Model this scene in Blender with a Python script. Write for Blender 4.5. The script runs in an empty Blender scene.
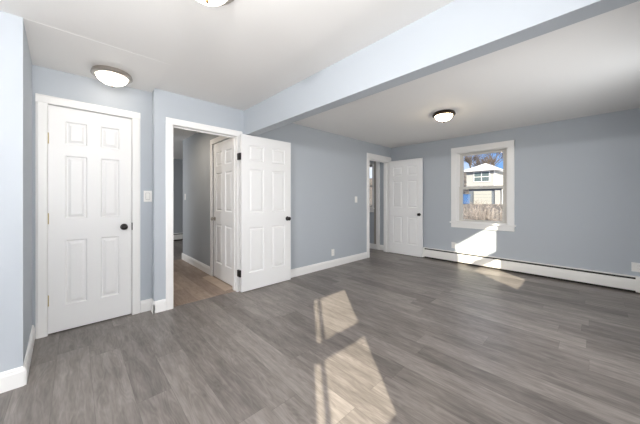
import bpy, bmesh, math, random
from mathutils import Vector, Matrix
random.seed(7)
sc = bpy.context.scene
C = sc.collection
R = math.radians

# ------------------------------------------------------------------ camera
cd = bpy.data.cameras.new('camera'); cam = bpy.data.objects.new('camera', cd); C.objects.link(cam)
cd.sensor_width = 36.0
cd.lens = 36.0 * 258.2 / 640.0
cd.shift_y = -(212 - 199.25) / 640.0
cd.clip_start = 0.02; cd.clip_end = 400
cam.location = (0, 0, 1.19)
cam.rotation_euler = (R(90), 0, R(46.53))
sc.camera = cam

# ------------------------------------------------------------------ world / light / exposure
SUN_DIR = Vector((-0.76, 0.65, -0.536)).normalized()        # the way the sunlight travels
w = bpy.data.worlds.new('sky'); sc.world = w; w.use_nodes = True
nt = w.node_tree; nt.nodes.clear()
out = nt.nodes.new('ShaderNodeOutputWorld'); bg = nt.nodes.new('ShaderNodeBackground')
tc = nt.nodes.new('ShaderNodeTexCoord'); mp = nt.nodes.new('ShaderNodeMapping')
mp.inputs['Scale'].default_value = (1, 1, 2.6)
nz = nt.nodes.new('ShaderNodeTexNoise'); nz.inputs['Scale'].default_value = 3.2; nz.inputs['Detail'].default_value = 6
cr = nt.nodes.new('ShaderNodeValToRGB')
cr.color_ramp.elements[0].position = 0.42; cr.color_ramp.elements[0].color = (0.22, 0.44, 0.86, 1)
cr.color_ramp.elements[1].position = 0.62; cr.color_ramp.elements[1].color = (0.9, 0.93, 1.0, 1)
nt.links.new(tc.outputs['Generated'], mp.inputs['Vector']); nt.links.new(mp.outputs[0], nz.inputs['Vector'])
nt.links.new(nz.outputs['Fac'], cr.inputs['Fac']); nt.links.new(cr.outputs[0], bg.inputs['Color'])
nt.links.new(bg.outputs[0], out.inputs['Surface'])
bg.inputs['Strength'].default_value = 1.1

sd = bpy.data.lights.new('sun', 'SUN'); sd.energy = 12.0; sd.angle = R(0.6); sd.color = (1.0, 0.90, 0.72)
so = bpy.data.objects.new('sun', sd); C.objects.link(so)
so.rotation_euler = SUN_DIR.to_track_quat('-Z', 'Y').to_euler(); so.location = (20, -16, 16)

def area(name, loc, direc, sx, sy, watts, col):
    ld = bpy.data.lights.new(name, 'AREA'); ld.shape = 'RECTANGLE'; ld.size = sx; ld.size_y = sy
    ld.energy = watts; ld.color = col
    o = bpy.data.objects.new(name, ld); C.objects.link(o); o.location = loc
    o.rotation_euler = Vector(direc).to_track_quat('-Z', 'Z').to_euler(); return o
# daylight at the windows; patio door, far room and hallway lights are added fill
area('daylight_patio_door', (-0.95, -3.52, 1.02), (0, 1, 0), 1.7, 1.9, 8, (0.95, 0.97, 1.0))
area('daylight_side_window', (0.57, 3.40, 1.45), (-1, 0, 0.0), 1.0, 0.5, 8, (0.90, 0.95, 1.0))
area('daylight_near_window', (0.57, -0.21, 1.50), (-1, 0, 0.0), 1.1, 0.6, 7, (0.95, 0.97, 1.0))
area('daylight_far_room', (-6.8, -1.4, 1.5), (0, 1, 0), 1.6, 1.2, 40, (0.95, 0.97, 1.0))  # no window here; added to brighten the dark hall
area('daylight_bedroom', (-4.6, 5.0, 1.5), (0.2, -1, 0), 1.0, 0.8, 10, (0.95, 0.97, 1.0))
area('hallway_ceiling_light', (-4.35, 0.85, 2.30), (0, 0, -1), 0.4, 0.4, 7, (1.0, 0.86, 0.70))  # no fixture; warm light added to lift the dark hallway
# photographer's strobe held high; rear, side and bounce lights are added fill
area('strobe', (0.34, -0.02, 2.05), (-1, -0.05, -0.1), 0.20, 0.08, 24, (1.0, 0.98, 0.97))
area('strobe_rear', (0.20, -3.40, 2.06), (-0.3, 0.95, 0.0), 0.25, 0.08, 70, (1.0, 0.98, 0.97))  # added second source, set far back to throw the beam's shadow line
area('strobe_side', (0.45, 2.5, 1.15), (-1, 0.15, -0.15), 0.3, 0.3, 15, (1.0, 0.98, 0.97))  # added by the right wall to brighten the far walls
area('strobe_bounce', (-0.35, -0.15, 1.25), (-0.25, 0.05, 1), 0.5, 0.5, 27, (1.0, 0.98, 0.96))  # unseen, aimed upwards; added to brighten the ceiling
sc.view_settings.view_transform = 'Standard'; sc.view_settings.look = 'None'
sc.view_settings.gamma = 1; sc.view_settings.use_curve_mapping = False
sc.view_settings.exposure = 0.25

# ------------------------------------------------------------------ materials
def mat(name, col, rough=0.5, metal=0.0, spec=0.5, bump=0.0, bscale=200, var=0.0, vscale=3.0, emit=None, estr=0.0):
    m = bpy.data.materials.new(name); m.use_nodes = True
    n = m.node_tree; b = n.nodes['Principled BSDF']
    b.inputs['Base Color'].default_value = (*col, 1); b.inputs['Roughness'].default_value = rough
    b.inputs['Metallic'].default_value = metal; b.inputs['Specular IOR Level'].default_value = spec
    t = n.nodes.new('ShaderNodeTexCoord')
    if var:
        z = n.nodes.new('ShaderNodeTexNoise'); z.inputs['Scale'].default_value = vscale; z.inputs['Detail'].default_value = 5
        r = n.nodes.new('ShaderNodeValToRGB')
        r.color_ramp.elements[0].position = 0.3; r.color_ramp.elements[1].position = 0.7
        r.color_ramp.elements[0].color = (*[c * (1 - var) for c in col], 1)
        r.color_ramp.elements[1].color = (*[min(1, c * (1 + var)) for c in col], 1)
        n.links.new(t.outputs['Object'], z.inputs['Vector']); n.links.new(z.outputs['Fac'], r.inputs['Fac'])
        n.links.new(r.outputs[0], b.inputs['Base Color'])
    if bump:
        z = n.nodes.new('ShaderNodeTexNoise'); z.inputs['Scale'].default_value = bscale; z.inputs['Detail'].default_value = 2
        bp = n.nodes.new('ShaderNodeBump'); bp.inputs['Strength'].default_value = bump; bp.inputs['Distance'].default_value = 0.002
        n.links.new(t.outputs['Object'], z.inputs['Vector']); n.links.new(z.outputs['Fac'], bp.inputs['Height'])
        n.links.new(bp.outputs[0], b.inputs['Normal'])
    if emit:
        b.inputs['Emission Color'].default_value = (*emit, 1); b.inputs['Emission Strength'].default_value = estr
    return m

M = {}
M['wall'] = mat('blue_grey_paint', (0.482, 0.520, 0.562), 0.6, spec=0.3, bump=0.08, bscale=260)
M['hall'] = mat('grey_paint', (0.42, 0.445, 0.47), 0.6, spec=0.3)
M['taupe'] = mat('taupe_paint', (0.42, 0.40, 0.36), 0.7)
M['ceil'] = mat('ceiling_paint', (0.85, 0.84, 0.825), 0.8, spec=0.2, bump=0.05, bscale=120)
M['trim'] = mat('trim_paint', (0.90, 0.895, 0.88), 0.35)
M['door'] = mat('door_paint', (0.89, 0.89, 0.885), 0.38, bump=0.06, bscale=90)
M['plast'] = mat('white_plastic', (0.88, 0.87, 0.84), 0.3)
M['heat'] = mat('enamelled_steel', (0.90, 0.89, 0.855), 0.35)
M['dark'] = mat('dark_gap', (0.03, 0.025, 0.02), 0.8)
M['sash'] = mat('window_vinyl', (0.66, 0.64, 0.60), 0.45)
M['black'] = mat('black_bronze', (0.025, 0.022, 0.022), 0.28, metal=0.6)
M['bronze'] = mat('oiled_bronze', (0.05, 0.032, 0.02), 0.3, metal=0.8)
M['nickel'] = mat('brushed_nickel', (0.50, 0.46, 0.42), 0.32, metal=1.0)
M['gold'] = mat('antique_gold', (0.35, 0.22, 0.10), 0.3, metal=1.0)
M['brass'] = mat('brass', (0.62, 0.50, 0.28), 0.35, metal=1.0)
M['alu'] = mat('fin_metal', (0.35, 0.35, 0.35), 0.5, metal=0.8)

def glass(name):
    m = bpy.data.materials.new(name); m.use_nodes = True; n = m.node_tree; n.nodes.clear()
    o = n.nodes.new('ShaderNodeOutputMaterial'); t = n.nodes.new('ShaderNodeBsdfTransparent')
    g = n.nodes.new('ShaderNodeBsdfGlossy'); g.inputs['Roughness'].default_value = 0.02
    lw = n.nodes.new('ShaderNodeFresnel'); lw.inputs['IOR'].default_value = 1.25
    mx = n.nodes.new('ShaderNodeMixShader')
    t.inputs['Color'].default_value = (0.95, 0.96, 0.96, 1)
    n.links.new(lw.outputs[0], mx.inputs['Fac']); n.links.new(t.outputs[0], mx.inputs[1]); n.links.new(g.outputs[0], mx.inputs[2])
    n.links.new(mx.outputs[0], o.inputs['Surface']); return m
M['glass'] = glass('window_glass')

def plank_mat(name, tones, width=0.18, length=1.25, off=0.1, rough=0.38, grain=1.0):
    m = bpy.data.materials.new(name); m.use_nodes = True; n = m.node_tree; L = n.links
    b = n.nodes['Principled BSDF']; b.inputs['Specular IOR Level'].default_value = 0.45
    def N(t, **k):
        x = n.nodes.new(t)
        for a, v in k.items(): setattr(x, a, v)
        return x
    def mth(op, a, c=None, d=None):
        x = N('ShaderNodeMath', operation=op)
        for i, v in enumerate((a, c, d)):
            if v is None: continue
            if isinstance(v, (int, float)): x.inputs[i].default_value = v
            else: L.new(v, x.inputs[i])
        return x.outputs[0]
    geo = N('ShaderNodeNewGeometry'); sp = N('ShaderNodeSeparateXYZ'); L.new(geo.outputs['Position'], sp.inputs[0])
    yy = mth('DIVIDE', mth('ADD', sp.outputs['Y'], off), width); row = mth('FLOOR', yy); fy = mth('FRACT', yy)
    wn = N('ShaderNodeTexWhiteNoise', noise_dimensions='1D'); L.new(row, wn.inputs['W'])
    xx = mth('ADD', mth('DIVIDE', sp.outputs['X'], length), mth('MULTIPLY', wn.outputs['Value'], 7.3))
    col = mth('FLOOR', xx); fx = mth('FRACT', xx)
    cb = N('ShaderNodeCombineXYZ'); L.new(row, cb.inputs[0]); L.new(col, cb.inputs[1])
    w2 = N('ShaderNodeTexWhiteNoise', noise_dimensions='2D'); L.new(cb.outputs[0], w2.inputs['Vector'])
    rnd = w2.outputs['Value']
    # grain, shifted from plank to plank
    gv = N('ShaderNodeCombineXYZ')
    L.new(mth('ADD', mth('MULTIPLY', sp.outputs['X'], 4.0), mth('MULTIPLY', rnd, 37.0)), gv.inputs[0])
    L.new(mth('ADD', mth('MULTIPLY', sp.outputs['Y'], 34.0), mth('MULTIPLY', rnd, 91.0)), gv.inputs[1])
    g1 = N('ShaderNodeTexNoise'); g1.inputs['Scale'].default_value = 1.6; g1.inputs['Detail'].default_value = 8
    g1.inputs['Roughness'].default_value = 0.65; g1.inputs['Distortion'].default_value = 0.6; L.new(gv.outputs[0], g1.inputs['Vector'])
    # cathedral rings
    gv2 = N('ShaderNodeCombineXYZ')
    L.new(mth('ADD', mth('MULTIPLY', sp.outputs['X'], 1.3), mth('MULTIPLY', rnd, 17.0)), gv2.inputs[0])
    L.new(mth('ADD', mth('MULTIPLY', sp.outputs['Y'], 7.0), mth('MULTIPLY', rnd, 53.0)), gv2.inputs[1])
    g2 = N('ShaderNodeTexNoise'); g2.inputs['Scale'].default_value = 1.3; g2.inputs['Detail'].default_value = 2.5; L.new(gv2.outputs[0], g2.inputs['Vector'])
    ring = mth('FRACT', mth('MULTIPLY', g2.outputs['Fac'], 14.0))
    ring = mth('ABSOLUTE', mth('SUBTRACT', ring, 0.5))
    # broad blotches inside a plank
    g3 = N('ShaderNodeTexNoise'); g3.inputs['Scale'].default_value = 2.2; g3.inputs['Detail'].default_value = 3; L.new(gv2.outputs[0], g3.inputs['Vector'])
    fac = mth('ADD', mth('MULTIPLY', rnd, 0.46), mth('MULTIPLY', mth('SUBTRACT', g1.outputs['Fac'], 0.5), 1.1 * grain))
    fac = mth('ADD', fac, mth('MULTIPLY', ring, 0.36 * grain))
    fac = mth('ADD', fac, mth('MULTIPLY', mth('SUBTRACT', g3.outputs['Fac'], 0.5), 1.15 * grain))
    fac = mth('ADD', fac, 0.14)
    cr = N('ShaderNodeValToRGB'); e = cr.color_ramp.elements
    e[0].position = 0.0; e[0].color = (*tones[0], 1); e[1].position = 1.0; e[1].color = (*tones[2], 1)
    k = e.new(0.5); k.color = (*tones[1], 1); L.new(fac, cr.inputs['Fac'])
    # seams
    sy = mth('MINIMUM', fy, mth('SUBTRACT', 1.0, fy)); sx = mth('MINIMUM', fx, mth('SUBTRACT', 1.0, fx))
    seam = mth('MAXIMUM', mth('LESS_THAN', mth('MULTIPLY', sy, width), 0.0012), mth('LESS_THAN', mth('MULTIPLY', sx, length), 0.0012))
    mx = N('ShaderNodeMix', data_type='RGBA'); L.new(mth('MULTIPLY', seam, 0.40), mx.inputs['Factor'])
    L.new(cr.outputs[0], mx.inputs['A']); mx.inputs['B'].default_value = (0.05, 0.045, 0.04, 1)
    L.new(mx.outputs['Result'], b.inputs['Base Color'])
    L.new(mth('ADD', mth('MULTIPLY', g1.outputs['Fac'], 0.16), rough - 0.08), b.inputs['Roughness'])
    bp = N('ShaderNodeBump'); bp.inputs['Strength'].default_value = 0.12; bp.inputs['Distance'].default_value = 0.002
    L.new(mth('SUBTRACT', g1.outputs['Fac'], seam), bp.inputs['Height']); L.new(bp.outputs[0], b.inputs['Normal'])
    return m
M['floor'] = plank_mat('grey_vinyl_planks', ((0.115, 0.101, 0.093), (0.210, 0.187, 0.172), (0.330, 0.296, 0.272)))
M['floor2'] = plank_mat('tan_vinyl_planks', ((0.20, 0.145, 0.108), (0.33, 0.25, 0.195), (0.46, 0.36, 0.29)), off=0.03)

# ------------------------------------------------------------------ geometry helpers
def new_obj(name, bm, m, parent=None, smooth=False, kind=None, loc=None, label=None):
    me = bpy.data.meshes.new(name)
    bmesh.ops.recalc_face_normals(bm, faces=bm.faces)
    bm.to_mesh(me); bm.free()
    ms = m if isinstance(m, (list, tuple)) else [m]
    for q in ms: me.materials.append(q)
    if smooth:
        for p in me.polygons: p.use_smooth = True
    o = bpy.data.objects.new(name, me); C.objects.link(o)
    if parent: o.parent = parent
    if kind: o['kind'] = kind
    if loc: o.location = loc
    if label: o['label'] = label
    return o
def box(bm, a, b, bev=0.0, mi=0):
    a, b = [min(p, q) for p, q in zip(a, b)], [max(p, q) for p, q in zip(a, b)]
    t = bmesh.new(); bmesh.ops.create_cube(t, size=1)
    for v in t.verts:
        v.co = Vector([(a[i] + b[i]) / 2 + v.co[i] * (b[i] - a[i]) for i in range(3)])
    if bev: bmesh.ops.bevel(t, geom=t.edges[:], offset=bev, segments=1, affect='EDGES')
    vm = {v: bm.verts.new(v.co) for v in t.verts}
    for f in t.faces:
        g = bm.faces.new([vm[v] for v in f.verts]); g.material_index = mi
    t.free()
def bx(name, a, b, m, parent=None, bev=0.0, kind=None, label=None):
    bm = bmesh.new(); box(bm, a, b, bev); return new_obj(name, bm, m, parent, kind=kind, label=label)
def prism(bm, pts, p0, p1, u, v):
    """profile pts (a, b) -> a*u + b*v, swept from p0 to p1"""
    u, v, p0, p1 = map(Vector, (u, v, p0, p1))
    A = [bm.verts.new(p0 + u * a + v * b) for a, b in pts]; B = [bm.verts.new(p1 + u * a + v * b) for a, b in pts]
    k = len(pts)
    for i in range(k): bm.faces.new((A[i], A[(i + 1) % k], B[(i + 1) % k], B[i]))
    bm.faces.new(A[::-1]); bm.faces.new(B)
def lathe(bm, prof, seg=40, mtx=None):
    rings = []
    for r, z in prof:
        if r < 1e-6: rings.append([bm.verts.new((0, 0, z))])
        else: rings.append([bm.verts.new((r * math.cos(2 * math.pi * i / seg), r * math.sin(2 * math.pi * i / seg), z)) for i in range(seg)])
    for A, B in zip(rings, rings[1:]):
        for i in range(seg):
            j = (i + 1) % seg
            if len(A) == 1 and len(B) == 1: break
            if len(A) == 1: bm.faces.new((A[0], B[i], B[j]))
            elif len(B) == 1: bm.faces.new((A[i], A[j], B[0]))
            else: bm.faces.new((A[i], A[j], B[j], B[i]))
    if mtx is not None:
        for v in [v for r in rings for v in r]: v.co = mtx @ v.co
def empty(name, loc, label, cat, group=None, rz=0):
    o = bpy.data.objects.new(name, None); C.objects.link(o); o.location = loc; o.rotation_euler = (0, 0, rz)
    o.empty_display_size = 0.1
    o['label'] = label; o['category'] = cat
    if group: o['group'] = group
    return o
def tag(o, label, cat, group=None):
    o['label'] = label; o['category'] = cat
    if group: o['group'] = group
    return o

XL, XC, XP, YB, H, HA = -3.153, -3.272, -2.51, 5.21, 2.353, 2.335
XR, YF = 0.60, -3.60
T = 0.12

# ------------------------------------------------------------------ structure: floors and ceilings
bx('floor', (-3.20, YF - T, -0.10), (XR + T, YB + 0.14, 0), M['floor'], kind='structure')
bx('floor_bedroom', (-5.72, 1.67, -0.10), (-3.20, YB + 0.14, 0), M['floor'], kind='structure')
bx('floor_closet', (-5.62, -0.40, -0.10), (-3.20, 0.60, 0), M['floor'], kind='structure')
bx('floor_hallway', (-5.62, 0.60, -0.10), (-3.20, 1.67, 0), M['floor2'], kind='structure')
bx('floor_far_room', (-8.40, -1.60, -0.10), (-5.72, YB + 0.14, 0), M['floor'], kind='structure')
bx('floor_far_strip', (-5.72, -1.60, -0.10), (-5.62, 1.67, 0), M['floor'], kind='structure')
bx('trim_threshold', (-3.235, 0.775, 0.0), (-3.185, 1.51, 0.004), M['floor2'], kind='structure')
bx('ceiling', (-8.40, YF - T, H), (XR + T, YB + 0.14, H + 0.12), M['ceil'], kind='structure')
bm = bmesh.new()
lo_ = [(XC, -0.265, H - 0.020), (XP, -0.243, H - 0.0012), (XP, 0.601, H - 0.0006), (XC, 0.601, H - 0.012)]
A = [bm.verts.new(p) for p in lo_]; B = [bm.verts.new((p[0], p[1], H)) for p in lo_]
bm.faces.new(A); bm.faces.new(B)
for i in range(4): bm.faces.new((A[i], A[(i + 1) % 4], B[(i + 1) % 4], B[i]))
new_obj('ceiling_alcove', bm, M['ceil'], kind='structure')

# ------------------------------------------------------------------ structure: walls (boxes around their openings)
def wall_x(name, x0, x1, y0, y1, holes, m, z1=H):
    """wall running along y, thickness x0..x1; holes (y0, y1, z0, z1)"""
    bm = bmesh.new(); y = y0
    for a, b, c, d in sorted(holes):
        box(bm, (x0, y, 0), (x1, a, z1))
        if c > 0: box(bm, (x0, a, 0), (x1, b, c))
        if d < z1: box(bm, (x0, a, d), (x1, b, z1))
        y = b
    box(bm, (x0, y, 0), (x1, y1, z1))
    return new_obj(name, bm, m, kind='structure')
def wall_y(name, y0, y1, x0, x1, holes, m, z1=H):
    bm = bmesh.new(); x = x0
    for a, b, c, d in sorted(holes):
        box(bm, (x, y0, 0), (a, y1, z1))
        if c > 0: box(bm, (a, y0, 0), (b, y1, c))
        if d < z1: box(bm, (a, y0, d), (b, y1, z1))
        x = b
    box(bm, (x, y0, 0), (x1, y1, z1))
    return new_obj(name, bm, m, kind='structure')
D1 = (0.765, 1.520, 0, 2.010)      # doorway to the hallway
D2 = (4.364, 5.110, 0, 2.030)      # doorway to the far bedroom
wall_x('wall_left', XC, XL, 0.601, YB, [D1, D2], M['wall'])
wall_x('wall_closet', XC - T, XC, -0.265, 0.601, [(-0.186, 0.436, 0, 2.027)], M['wall'])
# alcove side wall, very slightly out of square
bm = bmesh.new()
pts = [(XP, -0.243), (XP, -0.363), (XC - T, -0.385), (XC - T, -0.265), (XC, -0.265)]
prism(bm, pts, (0, 0, 0), (0, 0, H), (1, 0, 0), (0, 1, 0)); new_obj('wall_alcove', bm, M['wall'], kind='structure')
bx('wall_left_near', (XP - T, YF, 0), (XP, -0.363, H), M['wall'], kind='structure')
W1 = (-1.760, -0.965, 0.765, 2.065)
W3 = (-4.55, -3.645, 0.98, 2.05)
wall_y('wall_back', YB, YB + 0.14, -8.40, XR + T, [W1, W3], M['wall'])
WR1 = (-0.583, 0.158, 0.921, 2.157); WR2 = (2.997, 3.748, 0.87, 2.157)
wall_x('wall_right', XR, XR + T, YF, YB, [WR1, WR2], M['wall'])
WP = (-1.85, -0.05, 0.0, 2.05)
wall_y('wall_front', YF - T, YF, XP - T, XR + T, [WP], M['wall'])
# hallway and rooms beyond
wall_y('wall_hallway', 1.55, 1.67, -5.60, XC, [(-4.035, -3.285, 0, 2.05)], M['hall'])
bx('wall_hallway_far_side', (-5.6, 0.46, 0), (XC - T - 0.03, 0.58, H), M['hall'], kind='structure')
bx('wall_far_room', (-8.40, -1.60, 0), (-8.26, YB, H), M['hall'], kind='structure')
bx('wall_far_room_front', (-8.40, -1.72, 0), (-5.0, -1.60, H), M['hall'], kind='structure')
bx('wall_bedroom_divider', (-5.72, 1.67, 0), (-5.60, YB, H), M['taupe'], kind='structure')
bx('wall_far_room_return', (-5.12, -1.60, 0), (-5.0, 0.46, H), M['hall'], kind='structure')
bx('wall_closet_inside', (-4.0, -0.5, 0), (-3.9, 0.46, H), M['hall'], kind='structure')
# taupe board wall seen through the far doorway
bx('wall_bedroom_panel', (-5.60, YB - 0.006, 0), (-4.59, YB, H), M['taupe'], kind='structure')
bx('wall_bedroom_panelling', (-3.605, YB - 0.006, 0), (-3.535, YB, H), M['taupe'], kind='structure')
bx('trim_bedroom_post', (-3.535, YB - 0.03, 0), (-3.44, YB, H), M['trim'], kind='structure', bev=0.004)
# dropped beam
bx('beam', (XL, 1.611, 2.03), (XR, 1.732, H), M['wall'], kind='structure')

# ------------------------------------------------------------------ baseboards
BP = [(0, 0), (0.016, 0), (0.016, 0.092), (0.012, 0.103), (0.012, 0.110), (0.006, 0.122), (0, 0.122)]
def baseboard(name, p0, p1, nrm):
    bm = bmesh.new(); prism(bm, BP, (*p0, 0), (*p1, 0), (*nrm, 0), (0, 0, 1))
    return new_obj(name, bm, M['trim'], kind='structure')
baseboard('baseboard_left_near', (XP, YF), (XP, -0.236), (1, 0))
dx, dy = XP - XC, 0.022
nl = math.hypot(dx, dy); an = (-dy / nl, dx / nl)
baseboard('baseboard_alcove', (XC, -0.265), (XP + 0.012, -0.243), an)
baseboard('baseboard_closet', (XC, 0.498), (XC, 0.592), (1, 0))
baseboard('baseboard_jog', (XC + 0.004, 0.601), (XL + 0.016, 0.601), (0, -1))
baseboard('baseboard_left', (XL, 0.588), (XL, 0.703), (1, 0))
baseboard('baseboard_left_long', (XL, 1.588), (XL, 4.292), (1, 0))
baseboard('baseboard_hallway', (-5.60, 1.55), (-4.112, 1.55), (0, -1))
baseboard('baseboard_hallway_end', (-5.60, 1.535), (-5.60, 1.67), (-1, 0))
baseboard('baseboard_bedroom', (-5.60, YB - 0.006), (-3.50, YB - 0.006), (0, -1))
baseboard('baseboard_bedroom_corner', (-3.44, YB), (XC, YB), (0, -1))
baseboard('baseboard_right', (XR, YF), (XR, YB - 0.08), (-1, 0))

# ------------------------------------------------------------------ door casings (trim_n) with jambs
CP = [(0, 0), (0.0, 0.012), (0.006, 0.018), (0.058, 0.018), (0.072, 0.010), (0.072, 0)]     # across, out
def casing_x(name, x, sx, y0, y1, z1, jamb, wy=0.072, wr=None, head=0.072):
    """door casing on the plane x facing sx; opening y0..y1; jamb depth goes the other way"""
    wr = wr or wy; s = wy / 0.072; r = wr / 0.072
    bm = bmesh.new()
    prism(bm, [(a * s, b) for a, b in CP], (x, y0, 0), (x, y0, z1 + 0.002), (0, -1, 0), (sx, 0, 0))
    prism(bm, [(a * r, b) for a, b in CP], (x, y1, 0), (x, y1, z1 + 0.002), (0, 1, 0), (sx, 0, 0))
    prism(bm, [(a * head / 0.072, b * 1.02) for a, b in CP], (x, y0 - wy, z1), (x, y1 + wr, z1), (0, 0, 1), (sx, 0, 0))
    t = 0.012; xe = x - sx * jamb
    box(bm, (x, y0 - t, 0), (xe, y0 + 0.0, z1)); box(bm, (x, y1, 0), (xe, y1 + t, z1)); box(bm, (x, y0 - t, z1), (xe, y1 + t, z1 + t))
    # door stops
    sx0, sx1 = x - sx * 0.045, x - sx * 0.08
    box(bm, (sx0, y0, 0), (sx1, y0 + 0.011, z1)); box(bm, (sx0, y1 - 0.011, 0), (sx1, y1, z1)); box(bm, (sx0, y0, z1 - 0.011), (sx1, y1, z1))
    return new_obj(name, bm, M['trim'], kind='structure')
casing_x('trim_1', XC, 1, -0.174, 0.424, 2.022, T, 0.072)
casing_x('trim_2', XL, 1, 0.777, 1.508, 2.000, T, 0.072)
casing_x('trim_3', XL, 1, 4.376, 5.098, 2.020, T, 0.084, 0.105, head=0.115)
# casing of the hallway side door (faces -y)
bm = bmesh.new()
for px, s in ((-4.045, -1), (-3.290, 1)):
    wdt = 0.075 if s < 0 else 0.012
    box(bm, (px, 1.532, 0), (px + s * wdt, 1.55, 2.115), 0.002)
box(bm, (-4.12, 1.531, 2.04), (-3.278, 1.55, 2.115), 0.002)
box(bm, (-4.047, 1.55, 0), (-4.035, 1.67, 2.05)); box(bm, (-3.297, 1.55, 0), (-3.285, 1.67, 2.05)); box(bm, (-4.035, 1.55, 2.04), (-3.297, 1.67, 2.05))
new_obj('trim_4', bm, M['trim'], kind='structure')
bx('trim_hall_sill', (-4.09, 1.405, 0.0), (-3.27, 1.53, 0.006), mat('pale_sill_wood', (0.47, 0.37, 0.29), 0.45, var=0.1, vscale=8), kind='structure', bev=0.002)

# ------------------------------------------------------------------ six-panel doors
def six_panel_mesh(wd, ht, th):
    """hinge edge at x=0, x to wd, y centred, z 0..ht"""
    k = wd / 0.762
    if wd > 0.7: cols = [(0.100 * k, 0.320 * k), (0.440 * k, 0.660 * k)]
    else: cols = [(0.107, 0.254), (0.352, 0.494)]
    rows = [(0.225, 0.810), (1.005, 1.575), (1.680, 1.885)]
    xs = sorted({0, wd, *[c for q in cols for c in q]}); zs = sorted({0, ht, *[c for q in rows for c in q]})
    bm = bmesh.new()
    for sg in (-1, 1):
        y = sg * th / 2; V = {}
        def gv(x, z, d=0.0):
            key = (round(x, 5), round(z, 5), round(d, 5))
            if key not in V: V[key] = bm.verts.new((x, y - sg * d, z))
            return V[key]
        for a, b in zip(xs, xs[1:]):
            for c, d in zip(zs, zs[1:]):
                if (a, b) in cols and (c, d) in rows:
                    steps = [(0, 0), (0.009, 0.012), (0.019, 0.012), (0.038, 0.003)]
                    for (i0, d0), (i1, d1) in zip(steps, steps[1:]):
                        q0 = [(a + i0, c + i0), (b - i0, c + i0), (b - i0, d - i0), (a + i0, d - i0)]
                        q1 = [(a + i1, c + i1), (b - i1, c + i1), (b - i1, d - i1), (a + i1, d - i1)]
                        for i in range(4):
                            j = (i + 1) % 4
                            bm.faces.new((gv(*q0[i], d0), gv(*q0[j], d0), gv(*q1[j], d1), gv(*q1[i], d1)))
                    i1, d1 = steps[-1]
                    bm.faces.new((gv(a + i1, c + i1, d1), gv(b - i1, c + i1, d1), gv(b - i1, d - i1, d1), gv(a + i1, d - i1, d1)))
                else:
                    bm.faces.new((gv(a, c), gv(b, c), gv(b, d), gv(a, d)))
    # close the rim
    h = th / 2
    def strip(pts):
        A = [bm.verts.new((p[0], -h, p[1])) for p in pts]; B = [bm.verts.new((p[0], h, p[1])) for p in pts]
        for i in range(len(pts) - 1): bm.faces.new((A[i], A[i + 1], B[i + 1], B[i]))
    strip([(x, 0) for x in xs]); strip([(wd, z) for z in zs]); strip([(x, ht) for x in xs[::-1]]); strip([(0, z) for z in zs[::-1]])
    bmesh.ops.remove_doubles(bm, verts=bm.verts[:], dist=1e-5)
    return bm
def knob(parent, x, z, th, m, side, r=0.027):
    rot = Matrix.Translation((x, side * th / 2, z)) @ Matrix.Rotation(-side * math.pi / 2, 4, 'X')
    bm = bmesh.new(); lathe(bm, [(0, 0), (0.031, 0), (0.031, 0.004), (0.026, 0.009), (0.012, 0.011), (0.011, 0.026),
                                (0.020, 0.032), (r, 0.043), (r * 0.98, 0.052), (r * 0.75, 0.060), (0.009, 0.063), (0, 0.063)], 28, rot)
    return new_obj('door_knob', bm, m, parent, smooth=True)
def hinge(parent, x, y, z, m, hh=0.09, plate=None):
    bm = bmesh.new()
    lathe(bm, [(0, -hh / 2 - 0.004), (0.006, -hh / 2 - 0.004), (0.009, -hh / 2), (0.009, hh / 2), (0.006, hh / 2 + 0.004), (0, hh / 2 + 0.004)], 12, Matrix.Translation((x, y, z)))
    if plate: box(bm, *[(p[0], p[1], z + p[2] * hh / 2) for p in plate])
    return new_obj('hinge', bm, m, parent)
def door(name, wd, ht, th, loc, rz, knob_m, hinge_m, hinge_zs, hinge_y, label, sides=(-1, 1), latch=None, plates=None, kz=0.90):
    o = new_obj(name, six_panel_mesh(wd, ht, th), M['door'], kind='structure', loc=loc)
    o.rotation_euler = (0, 0, rz); o['label'] = label
    for s in sides: knob(o, wd - 0.062, kz, th, knob_m, s)
    for z in hinge_zs: hinge(o, -0.004, hinge_y, z, hinge_m, plate=plates)
    if latch:
        bx('latch_plate', (wd - 0.001, -0.012, kz - 0.03), (wd + 0.0015, 0.012, kz + 0.03), latch, o)
    return o
# closet door: hinged at its left edge (y=-0.172), closed, room face at x=XC-0.003
TH = 0.035
d = door('door_1', 0.594, 2.008, TH, (XC - 0.004 - TH / 2, -0.172, 0.010), R(90), M['black'], M['brass'], (1.715, 1.01, 0.29), -TH / 2 - 0.004,
         'closed white six-panel closet door with brass hinges and black knob', latch=M['black'])
# small strike plate on the closet jamb
bx('strike_plate', (XC + 0.004, 0.4205, 0.875), (XC + 0.0165, 0.4290, 0.950), M['black'], bpy.data.objects['trim_1'])
# open door against the left wall: face towards the room at x=-3.055
d = door('door_2', 0.775, 2.010, TH, (-3.0735, 1.528, 0.010), R(90), M['black'], M['black'], (), 0,
         'white six-panel door folded open flat along the left wall')
for z in (1.735, 0.245):
    bm = bmesh.new(); box(bm, (-3.128, 1.502, z - 0.042), (-3.060, 1.5265, z + 0.042), 0.002)
    lathe(bm, [(0, -0.044), (0.008, -0.044), (0.008, 0.044), (0, 0.044)], 12, Matrix.Translation((-3.066, 1.518, z)))
    h = new_obj('hinge', bm, M['black'], d); h.matrix_parent_inverse = (Matrix.Translation(d.location) @ Matrix.Rotation(R(90), 4, 'Z')).inverted()
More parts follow.
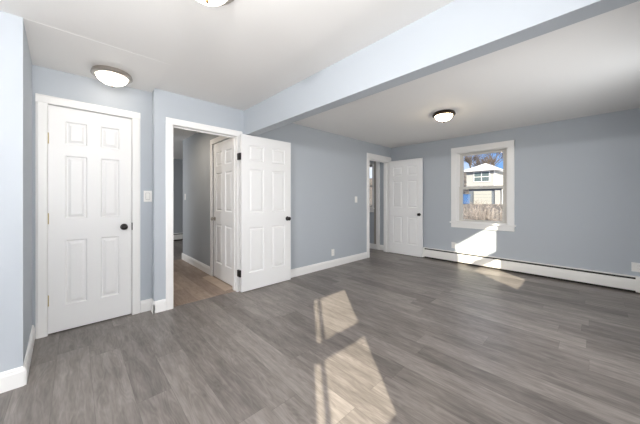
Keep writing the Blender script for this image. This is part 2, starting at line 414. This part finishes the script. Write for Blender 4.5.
# far door: hinged in the corner, folded open in front of the back wall
d = door('door_3', 0.745, 2.022, TH, (-3.118, 5.098, 0.010), R(2.0), M['black'], M['black'], (1.72, 1.0, 0.25), TH / 2 + 0.003,
         'white six-panel door standing open in front of the back wall', kz=0.868)
# hallway side door, shut
d = door('door_4', 0.735, 2.025, TH, (-3.299, 1.5705, 0.008), R(180), M['nickel'], M['nickel'], (), 0,
         'white six-panel door with nickel knob inside the hallway', sides=(1,), kz=0.885)

# ------------------------------------------------------------------ double hung windows
def sash_window(name, axis, face, x0, x1, z0, z1, cas, stool, depth=0.14, flip=1, stile=0.055, rail=None, left_liner=0.03, extra=None, bottom=0.04):
    """axis 'y': window in a wall facing -y (face=y plane). axis 'x': wall facing -x (face=x plane). u runs along the wall"""
    def P(u, d, z): return (u, face + d, z) if axis == 'y' else (face + d, u, z)
    def B(bm, u0, u1, d0, d1, a, b, bev=0.0): box(bm, P(u0, d0, a), P(u1, d1, b), bev)
    bm = bmesh.new(); t = 0.018
    B(bm, x0, x0 + t, 0, depth, z0, z1); B(bm, x1 - t, x1, 0, depth, z0, z1); B(bm, x0, x1, 0, depth, z1 - t, z1); B(bm, x0, x1, 0, depth, z0, z0 + t)
    # parting stops
    for d0 in (0.050, 0.092):
        B(bm, x0 + t, x0 + t + 0.010, d0, d0 + 0.008, z0 + t, z1 - t); B(bm, x1 - t - 0.010, x1 - t, d0, d0 + 0.008, z0 + t, z1 - t)
    o = new_obj(name, bm, M['trim'], kind='structure')
    bm = bmesh.new()
    B(bm, x0 - cas, x0 + 0.004, -0.020, 0, z0 - 0.0, z1 + cas, 0.002); B(bm, x1 - 0.004, x1 + cas, -0.020, 0, z0, z1 + cas, 0.002)
    B(bm, x0 - cas - 0.0, x1 + cas + 0.0, -0.022, 0, z1 - 0.004, z1 + cas + 0.002, 0.002)
    new_obj('window_casing', bm, M['trim'], o)
    bm = bmesh.new(); B(bm, x0 - cas - 0.02, x1 + cas + 0.02, -0.045, 0.03, z0 - 0.022, z0 + 0.004, 0.004)
    new_obj('window_stool', bm, M['trim'], o)
    bm = bmesh.new(); B(bm, x0 - cas, x1 + cas, -0.018, 0, z0 - 0.105, z0 - 0.022, 0.003)
    new_obj('window_apron', bm, M['trim'], o)
    zm0, zm1 = rail or (z0 + (z1 - z0) / 2 - 0.02, z0 + (z1 - z0) / 2 + 0.02)
    for nm, d0, a, b, ra, rb in (('lower_sash', 0.058, z0 + t, zm1, bottom, zm1 - zm0), ('upper_sash', 0.100, zm0, z1 - t, zm1 - zm0, 0.045)):
        bm = bmesh.new(); l, r = x0 + t, x1 - t; th = 0.034
        B(bm, l, l + stile, d0, d0 + th, a, b, 0.003); B(bm, r - stile, r, d0, d0 + th, a, b, 0.003)
        B(bm, l + stile - 0.003, r - stile + 0.003, d0, d0 + th, a, a + ra, 0.003); B(bm, l + stile - 0.003, r - stile + 0.003, d0, d0 + th, b - rb, b, 0.003)
        if extra: B(bm, extra[0], extra[1], d0, d0 + th, a, b, 0.003)
        s = new_obj(nm, bm, M['sash'], o)
        bm = bmesh.new(); B(bm, l + stile, r - stile, d0 + 0.014, d0 + 0.018, a + ra, b - rb)
        new_obj('pane', bm, M['glass'], s)
    bm = bmesh.new(); um = (x0 + x1) / 2
    B(bm, um - 0.025, um + 0.025, 0.045, 0.058, zm1 - 0.014, zm1 + 0.004, 0.003)
    new_obj('sash_lock', bm, M['trim'], o)
    return o
sash_window('window_1', 'y', YB, *W1, 0.091, True, rail=(1.375, 1.425), stile=0.068, bottom=0.028)
sash_window('window_2', 'x', XR, *WR1, 0.07, True, rail=(1.473, 1.566), stile=0.05, extra=(-0.435, -0.415), bottom=0.052)  # extra: unseen bar added to draw a dark line in the sun patch
sash_window('window_3', 'x', XR, *WR2, 0.07, True, rail=(1.473, 1.566), stile=0.05, bottom=0.052)
sash_window('window_4', 'y', YB, *W3, 0.03, True, stile=0.03)
# unseen glazed patio door behind the camera, added to let daylight in
bm = bmesh.new()
a, b, zt = WP[0], WP[1], WP[3]
for u0, u1 in ((a, a + 0.07), ((a + b) / 2 - 0.05, (a + b) / 2 + 0.05), (b - 0.07, b)): box(bm, (u0, YF - 0.09, 0), (u1, YF - 0.03, zt))
box(bm, (a, YF - 0.09, zt - 0.08), (b, YF - 0.03, zt)); box(bm, (a, YF - 0.09, 0), (b, YF - 0.03, 0.09))
pd = new_obj('door_5', bm, M['trim'], kind='structure')
for u0, u1 in ((a + 0.07, (a + b) / 2 - 0.05), ((a + b) / 2 + 0.05, b - 0.07)):
    bx('pane', (u0, YF - 0.062, 0.09), (u1, YF - 0.056, zt - 0.08), M['glass'], pd)

# ------------------------------------------------------------------ flush ceiling lamps
def bowl_mat(name, tint, s):
    m = mat(name, (0.92, 0.90, 0.86), 0.35, emit=tint, estr=s); return m
M['bowl'] = bowl_mat('alabaster_glass', (1.0, 0.90, 0.78), 6.0)
M['bowl_warm'] = bowl_mat('warm_alabaster_glass', (1.0, 0.78, 0.50), 24.0)
def lamp(x, y, zc, label, ring_m, fin_m, bowl, rr=0.150):
    o = empty('ceiling_lamp', (x, y, zc), label, 'lamp', 'flush ceiling lamps')
    bm = bmesh.new()
    lathe(bm, [(0, 0), (rr - 0.022, 0), (rr - 0.010, -0.008), (rr - 0.006, -0.022), (rr, -0.030), (rr + 0.001, -0.040), (rr - 0.010, -0.048), (rr - 0.026, -0.050), (rr - 0.034, -0.046), (rr - 0.036, -0.034), (0, -0.030)], 48)
    new_obj('lamp_ring', bm, ring_m, o, smooth=False)
    bm = bmesh.new(); prof = [(rr - 0.033, -0.036)]
    for i in range(1, 11):
        t = i / 10 * math.pi / 2; prof.append(((rr - 0.033) * math.cos(t) if i < 10 else 0, -0.040 - 0.076 * math.sin(t) ** 1.05))
    lathe(bm, prof, 48); g = new_obj('glass_bowl', bm, bowl, o, smooth=True)
    bm = bmesh.new(); z = -0.113
    lathe(bm, [(0, z + 0.004), (0.014, z + 0.003), (0.015, z - 0.001), (0.006, z - 0.004), (0.005, z - 0.008), (0.010, z - 0.013), (0.009, z - 0.019), (0.003, z - 0.026), (0, z - 0.027)], 20)
    new_obj('finial', bm, fin_m, o, smooth=True)
    return o
lamp(-3.005, 0.245, H - 0.008, 'brushed nickel flush ceiling lamp above the closet door', M['nickel'], M['nickel'], M['bowl'])
lamp(-1.370, 3.585, H, 'dark bronze flush ceiling lamp beyond the dropped beam', M['bronze'], M['bronze'], M['bowl_warm'], rr=0.140)
lamp(-1.385, 0.500, H, 'flush ceiling lamp cut off by the top edge of the photo', M['nickel'], M['gold'], M['bowl'])

# ------------------------------------------------------------------ switches and outlets
def plate(name, loc, rz, label, cat, kind, group, wd=0.075, ht=0.118):
    """faces local -y"""
    o = empty(name, loc, label, cat, group, rz)
    bm = bmesh.new(); box(bm, (-wd / 2, -0.006, -ht / 2), (wd / 2, 0, ht / 2), 0.002); new_obj('cover_plate', bm, M['plast'], o)
    if kind == 'rocker':
        bm = bmesh.new(); box(bm, (-0.017, -0.0075, -0.034), (0.017, -0.006, 0.034)); prism(bm, [(-0.006, -0.030), (-0.0115, -0.028), (-0.0075, 0.030), (-0.006, 0.030)], (-0.014, 0, 0), (0.014, 0, 0), (0, 1, 0), (0, 0, 1))
        rk = new_obj('rocker_switch', bm, M['plast'], o)
        bx('rocker_frame', (-0.0195, -0.0068, -0.0365), (0.0195, -0.0059, 0.0365), M['alu'], rk)  # grey rim painted as the shaded gap round the rocker
    elif kind == 'toggle':
        bm = bmesh.new(); prism(bm, [(-0.005, -0.012), (-0.016, 0.006), (-0.014, 0.012), (-0.005, 0.010)], (-0.005, 0, 0), (0.005, 0, 0), (0, 1, 0), (0, 0, 1))
        new_obj('toggle', bm, M['plast'], o)
    else:
        for s in kind:
            bm = bmesh.new()
            if wd > ht: box(bm, (s * 0.020 - 0.016, -0.008, -0.014), (s * 0.020 + 0.016, -0.006, 0.014), 0.0008)
            else: box(bm, (-0.016, -0.008, s * 0.020 - 0.014), (0.016, -0.006, s * 0.020 + 0.014), 0.0008)
            so_ = new_obj('socket', bm, M['plast'], o)
            bm = bmesh.new()
            for q in (-1, 1):
                if wd > ht: box(bm, (s * 0.020 - 0.004, -0.0085, q * 0.006 - 0.001), (s * 0.020 + 0.004, -0.0079, q * 0.006 + 0.001))
                else: box(bm, (q * 0.006 - 0.001, -0.0085, s * 0.020 - 0.003), (q * 0.006 + 0.001, -0.0079, s * 0.020 + 0.005))
            new_obj('socket_slot', bm, M['dark'], so_)
    return o
plate('light_switch', (XC, 0.5625, 1.222), R(90), 'white rocker light switch beside the closet door', 'light switch', 'rocker', None)
plate('light_switch', (XL, 3.950, 1.185), R(90), 'white toggle light switch left of the far open door', 'light switch', 'toggle', None)
plate('light_switch', (-5.43, 1.55, 1.235), 0, 'small white switch on the hallway wall through the doorway', 'light switch', 'toggle', None)
plate('wall_outlet', (XL, 3.300, 0.250), R(90), 'white outlet low on the left wall between the open doors', 'outlet', (-1, 1), None)
plate('wall_outlet', (-1.812, YB, 0.318), 0, 'white outlet low on the back wall beneath the window', 'outlet', (-1, 1), None)
plate('wall_outlet', (0.405, YB, 0.320), 0, 'cream double-wide outlet low on the back wall at the right edge', 'outlet', (-1, 1), None, wd=0.118, ht=0.118)

# ------------------------------------------------------------------ baseboard heaters
def heater(loc, length, rz, label, group):
    """local: runs along +x from 0, back on y=0, front towards -y"""
    o = empty('baseboard_heater', loc, label, 'heater', group, rz)
    bm = bmesh.new(); prism(bm, [(0, 0.02), (-0.004, 0.02), (-0.004, 0.196), (-0.030, 0.200), (-0.045, 0.196), (-0.045, 0.201), (-0.028, 0.207), (0, 0.207)], (0, 0, 0), (length, 0, 0), (0, 1, 0), (0, 0, 1))
    new_obj('back_panel', bm, M['heat'], o)
    bm = bmesh.new(); prism(bm, [(-0.060, 0.030), (-0.052, 0.030), (-0.060, 0.040), (-0.060, 0.158), (-0.048, 0.170), (-0.050, 0.173), (-0.064, 0.161), (-0.068, 0.120), (-0.064, 0.036)], (0.01, 0, 0), (length - 0.01, 0, 0), (0, 1, 0), (0, 0, 1))
    new_obj('front_cover', bm, M['heat'], o)
    bm = bmesh.new(); box(bm, (0.022, -0.050, 0.004), (length - 0.05, -0.0045, 0.192)); new_obj('heating_fins', bm, M['dark'], o)  # near-black box standing in for shade in the slot and floor gap
    for x0, x1 in ((-0.004, 0.022), (length - 0.050, length + 0.004)):
        bm = bmesh.new(); prism(bm, [(0, 0.016), (-0.070, 0.016), (-0.0705, 0.172), (-0.046, 0.208), (0, 0.209)], (x0, 0, 0), (x1, 0, 0), (0, 1, 0), (0, 0, 1))
        new_obj('end_cap', bm, M['heat'], o)
    n = int(length // 1.2)
    for i in range(1, n + 1):
        q = bmesh.new(); xx = i * length / (n + 1)
        prism(q, [(-0.0635, 0.034), (-0.0695, 0.119), (-0.0655, 0.162), (-0.063, 0.162), (-0.063, 0.034)], (xx, 0, 0), (xx + 0.012, 0, 0), (0, 1, 0), (0, 0, 1))
        new_obj('joint_strip', q, M['heat'], o)
    return o
heater((-2.372, YB, 0), 2.80, 0, 'long white baseboard heater under the window on the back wall', None)
heater((-8.26, -0.9, 0), 4.8, R(90), 'white baseboard heater far away through the hallway doorway', None)
heater((XR, YB - 0.10, 0), 1.35, R(-90), 'white baseboard heater end at the right edge of the photo', None)

# ------------------------------------------------------------------ outside
M['snow'] = mat('old_snow', (0.52, 0.53, 0.56), 0.8, var=0.06, vscale=0.6)
M['dirt'] = mat('winter_ground', (0.11, 0.092, 0.078), 0.95, var=0.35, vscale=0.9)
M['siding'] = mat('white_siding', (0.36, 0.36, 0.36), 0.7)
M['greyside'] = mat('grey_siding', (0.13, 0.15, 0.18), 0.7)
M['garage'] = mat('garage_panel', (0.36, 0.36, 0.34), 0.6)
M['pane'] = mat('dark_pane', (0.10, 0.13, 0.14), 0.25)
M['bark'] = mat('grey_bark', (0.10, 0.085, 0.075), 0.9, var=0.3, vscale=4)
M['twig'] = mat('dry_twigs', (0.115, 0.09, 0.075), 0.9, var=0.3, vscale=3)
M['brush'] = mat('pale_brush', (0.30, 0.26, 0.24), 0.9, var=0.5, vscale=2)
M['picket'] = mat('weathered_picket', (0.20, 0.185, 0.18), 0.8, var=0.15, vscale=5)
M['blue'] = mat('blue_plastic', (0.05, 0.12, 0.28), 0.45)

bm = bmesh.new(); nx, ny = 24, 66
G = {}
def gz(y): return -0.32 + 0.86 * max(0, min(1, (y - 6.5) / 30.0)) + 10.5 * max(0, min(1, (y - 52) / 34.0)) ** 1.1
for i in range(nx + 1):
    for j in range(ny + 1):
        x = -60 + 100 * i / nx; y = -30 + 110 * j / ny
        G[i, j] = bm.verts.new((x, y, gz(y)))
for i in range(nx):
    for j in range(ny): bm.faces.new((G[i, j], G[i + 1, j], G[i + 1, j + 1], G[i, j + 1]))
new_obj('ground', bm, M['dirt'], kind='structure')

# neighbour's house
hs = empty('neighbour_house', (-12.2, 40, 0.50), 'white two-storey house with pale hip roof seen through the window', 'house')
def hb(name, a, b, m, parent=hs, bev=0.0):
    q = bmesh.new(); box(q, a, b, bev); return new_obj(name, q, m, parent)
hb('ground_storey', (0.25, 0.25, 0), (6.4, 8.0, 2.15), M['greyside'])
hb('upper_storey', (0, 0, 2.15), (3.4, 9.0, 4.55), M['siding'])
hb('side_wing', (3.4, 4.6, 0), (10.5, 12.0, 3.9), M['siding'])
hb('porch_roof', (3.4, -0.2, 2.15), (6.6, 4.6, 2.40), M['snow'])
hb('side_wing_roof', (3.1, 4.2, 3.9), (10.9, 12.4, 4.15), M['snow'])
bm = bmesh.new()
e = 0.5; a0 = [(-e, -e, 4.5), (3.4 + e, -e, 4.5), (3.4 + e, 9.0 + e, 4.5), (-e, 9.0 + e, 4.5)]
lo_ = [bm.verts.new(p) for p in a0]; mid = [bm.verts.new((p[0], p[1], 4.66)) for p in a0]
r0 = bm.verts.new((1.7, 2.6, 5.85)); r1 = bm.verts.new((1.7, 6.4, 5.85))
bm.faces.new(lo_)
for i in range(4): bm.faces.new((lo_[i], lo_[(i + 1) % 4], mid[(i + 1) % 4], mid[i]))
bm.faces.new((mid[0], mid[1], r0)); bm.faces.new((mid[1], mid[2], r1, r0)); bm.faces.new((mid[2], mid[3], r1)); bm.faces.new((mid[3], mid[0], r0, r1))
new_obj('roof', bm, M['snow'], hs)
hb('corner_board', (3.28, -0.03, 2.15), (3.42, 0, 4.5), M['trim'])
for x0 in (0.90,):
    wf = hb('window', (x0, -0.06, 3.05), (x0 + 1.95, -0.005, 4.45), M['trim'])
    for i in range(2):
        for j in range(2):
            hb('pane', (x0 + 0.10 + i * 0.92, -0.08, 3.13 + j * 0.64), (x0 + 0.93 + i * 0.92, -0.05, 3.70 + j * 0.66), M['pane'], wf)
gd = hb('garage_door', (0.85, 0.15, 0.02), (2.95, 0.26, 1.80), M['garage'])
for i in range(1, 4): hb('panel_line', (0.85, 0.14, 0.02 + i * 0.44), (2.95, 0.15, 0.04 + i * 0.44), M['greyside'], gd)
hb('entry_door', (3.35, 0.15, 0.02), (4.05, 0.26, 1.95), M['siding'])
hb('porch_post', (4.15, 0.0, 0.02), (4.3, 0.15, 2.15), M['trim'])
hb('belt_board', (-0.02, -0.04, 2.08), (3.42, 0.0, 2.24), M['trim'])
hb('chimney', (7.4, 8.0, 4.15), (8.1, 8.7, 5.6), M['twig'])
# blue bin beside it
bn = empty('wheeled_bin', (-11.75, 38.3, 0.53), 'blue wheeled bin at the left of the white house', 'bin')
q = bmesh.new(); prism(q, [(-0.34, 0.05), (0.34, 0.05), (0.42, 1.25), (-0.42, 1.25)], (0, -0.4, 0), (0, 0.4, 0), (1, 0, 0), (0, 0, 1)); new_obj('bin_body', q, M['blue'], bn)
q = bmesh.new(); box(q, (-0.46, -0.46, 1.25), (0.46, 0.44, 1.34), 0.03); new_obj('bin_lid', q, M['blue'], bn)

# picket fence
fn = empty('picket_fence', (-9.5, 11.4, gz(11.4)), 'weathered pale picket fence overgrown with dry brush', 'fence')
q = bmesh.new(); z0 = 0.0
for i in range(120):
    x = i * 0.13; hgt = 1.02 + 0.03 * math.sin(i * 1.7)
    prism(q, [(0, z0), (0.075, z0), (0.075, hgt - 0.05), (0.0375, hgt), (0, hgt - 0.05)], (x, 0, 0), (x, 0.018, 0), (1, 0, 0), (0, 0, 1))
new_obj('pickets', q, M['picket'], fn)
q = bmesh.new(); box(q, (0, 0.018, 0.2), (15.6, 0.055, 0.28)); box(q, (0, 0.018, 0.78), (15.6, 0.055, 0.86)); new_obj('fence_rails', q, M['picket'], fn)
for i in range(8):
    q = bmesh.new(); box(q, (i * 2.22, 0.056, 0), (i * 2.22 + 0.09, 0.146, 1.08)); new_obj('fence_post', q, M['picket'], fn)

def tube(bm, p, q, r0, r1, n=5):
    p, q = Vector(p), Vector(q); d = (q - p)
    if d.length < 1e-5: return
    rot = d.to_track_quat('Z', 'Y').to_matrix()
    A = []; B = []
    for i in range(n):
        c = Vector((math.cos(2 * math.pi * i / n), math.sin(2 * math.pi * i / n), 0))
        A.append(bm.verts.new(p + rot @ (c * r0))); B.append(bm.verts.new(q + rot @ (c * r1)))
    for i in range(n): bm.faces.new((A[i], A[(i + 1) % n], B[(i + 1) % n], B[i]))
def branch(rnd, tb, twb, p, d, ln, r, depth, maxd):
    q = p + d * ln
    tube(tb if depth < 2 else twb, p, q, r, r * 0.68, 6 if depth < 2 else 3)
    if depth >= maxd: return
    for _ in range(3 if depth else 4):
        v = Vector((rnd.gauss(0, 1), rnd.gauss(0, 1), rnd.gauss(0.3, 0.6))).normalized()
        nd = (d * 0.75 + v * 0.58 + Vector((0, 0, 0.12))).normalized()
        s = p + d * ln * rnd.uniform(0.55, 1.0)
        branch(rnd, tb, twb, s, nd, ln * rnd.uniform(0.60, 0.80), r * 0.55, depth + 1, maxd)
def tree(x, y, h, seed, label):
    rnd = random.Random(seed); o = empty('bare_tree', (x, y, gz(y) - 0.05), label, 'tree', 'bare trees behind the white house')
    a = bmesh.new(); b = bmesh.new()
    branch(rnd, a, b, Vector((0, 0, 0)), Vector((rnd.gauss(0, 0.05), rnd.gauss(0, 0.05), 1)).normalized(), h * 0.30, h * 0.030, 0, 6)
    new_obj('trunk', a, M['bark'], o); new_obj('twigs', b, M['twig'], o)
def shrub(x, y, h, seed, label):
    rnd = random.Random(seed); b = bmesh.new()
    for _ in range(80):
        p = Vector((rnd.uniform(-0.33, 0.33), rnd.uniform(-0.12, 0.12), 0)); d = Vector((rnd.gauss(0, 0.35), rnd.gauss(0, 0.35), 1)).normalized()
        for k in range(4):
            q = p + d * (h * rnd.uniform(0.2, 0.34)); tube(b, p, q, 0.011 - k * 0.002, 0.009 - k * 0.002, 3)
            for _ in range(2):
                e_ = (d + Vector((rnd.gauss(0, 0.6), rnd.gauss(0, 0.6), rnd.gauss(0, 0.4)))).normalized(); tube(b, q, q + e_ * h * 0.22, 0.006, 0.003, 3)
            p = q; d = (d + Vector((rnd.gauss(0, 0.3), rnd.gauss(0, 0.3), 0.0))).normalized()
    o = new_obj('dry_shrub', b, M['brush'], loc=(x, y, gz(y) - 0.02)); tag(o, label, 'shrub', 'dry shrubs along the picket fence')
i = 0
for x, y, h in ((-22.5, 60, 10), (-18.6, 52, 11), (-21, 72, 9), (-15.6, 62, 11), (-14.2, 54, 12), (-12.0, 68, 9.5), (-8.4, 57, 11), (-6.5, 64, 9), (-16.2, 44, 8.5), (-3.5, 55, 9), (-17.4, 78, 9)):
    tree(x, y, h, 40 + i, 'bare brown winter tree rising behind the white house'); i += 1
for k in range(5):
    shrub(-6.3 + k * 1.72 + (0.35 if k > 1 else 0), 10.15 + 0.10 * math.sin(k * 2.1), 0.95 + 0.22 * math.sin(k * 3.7), 90 + k, 'dry leafless shrub tangled in front of the picket fence')
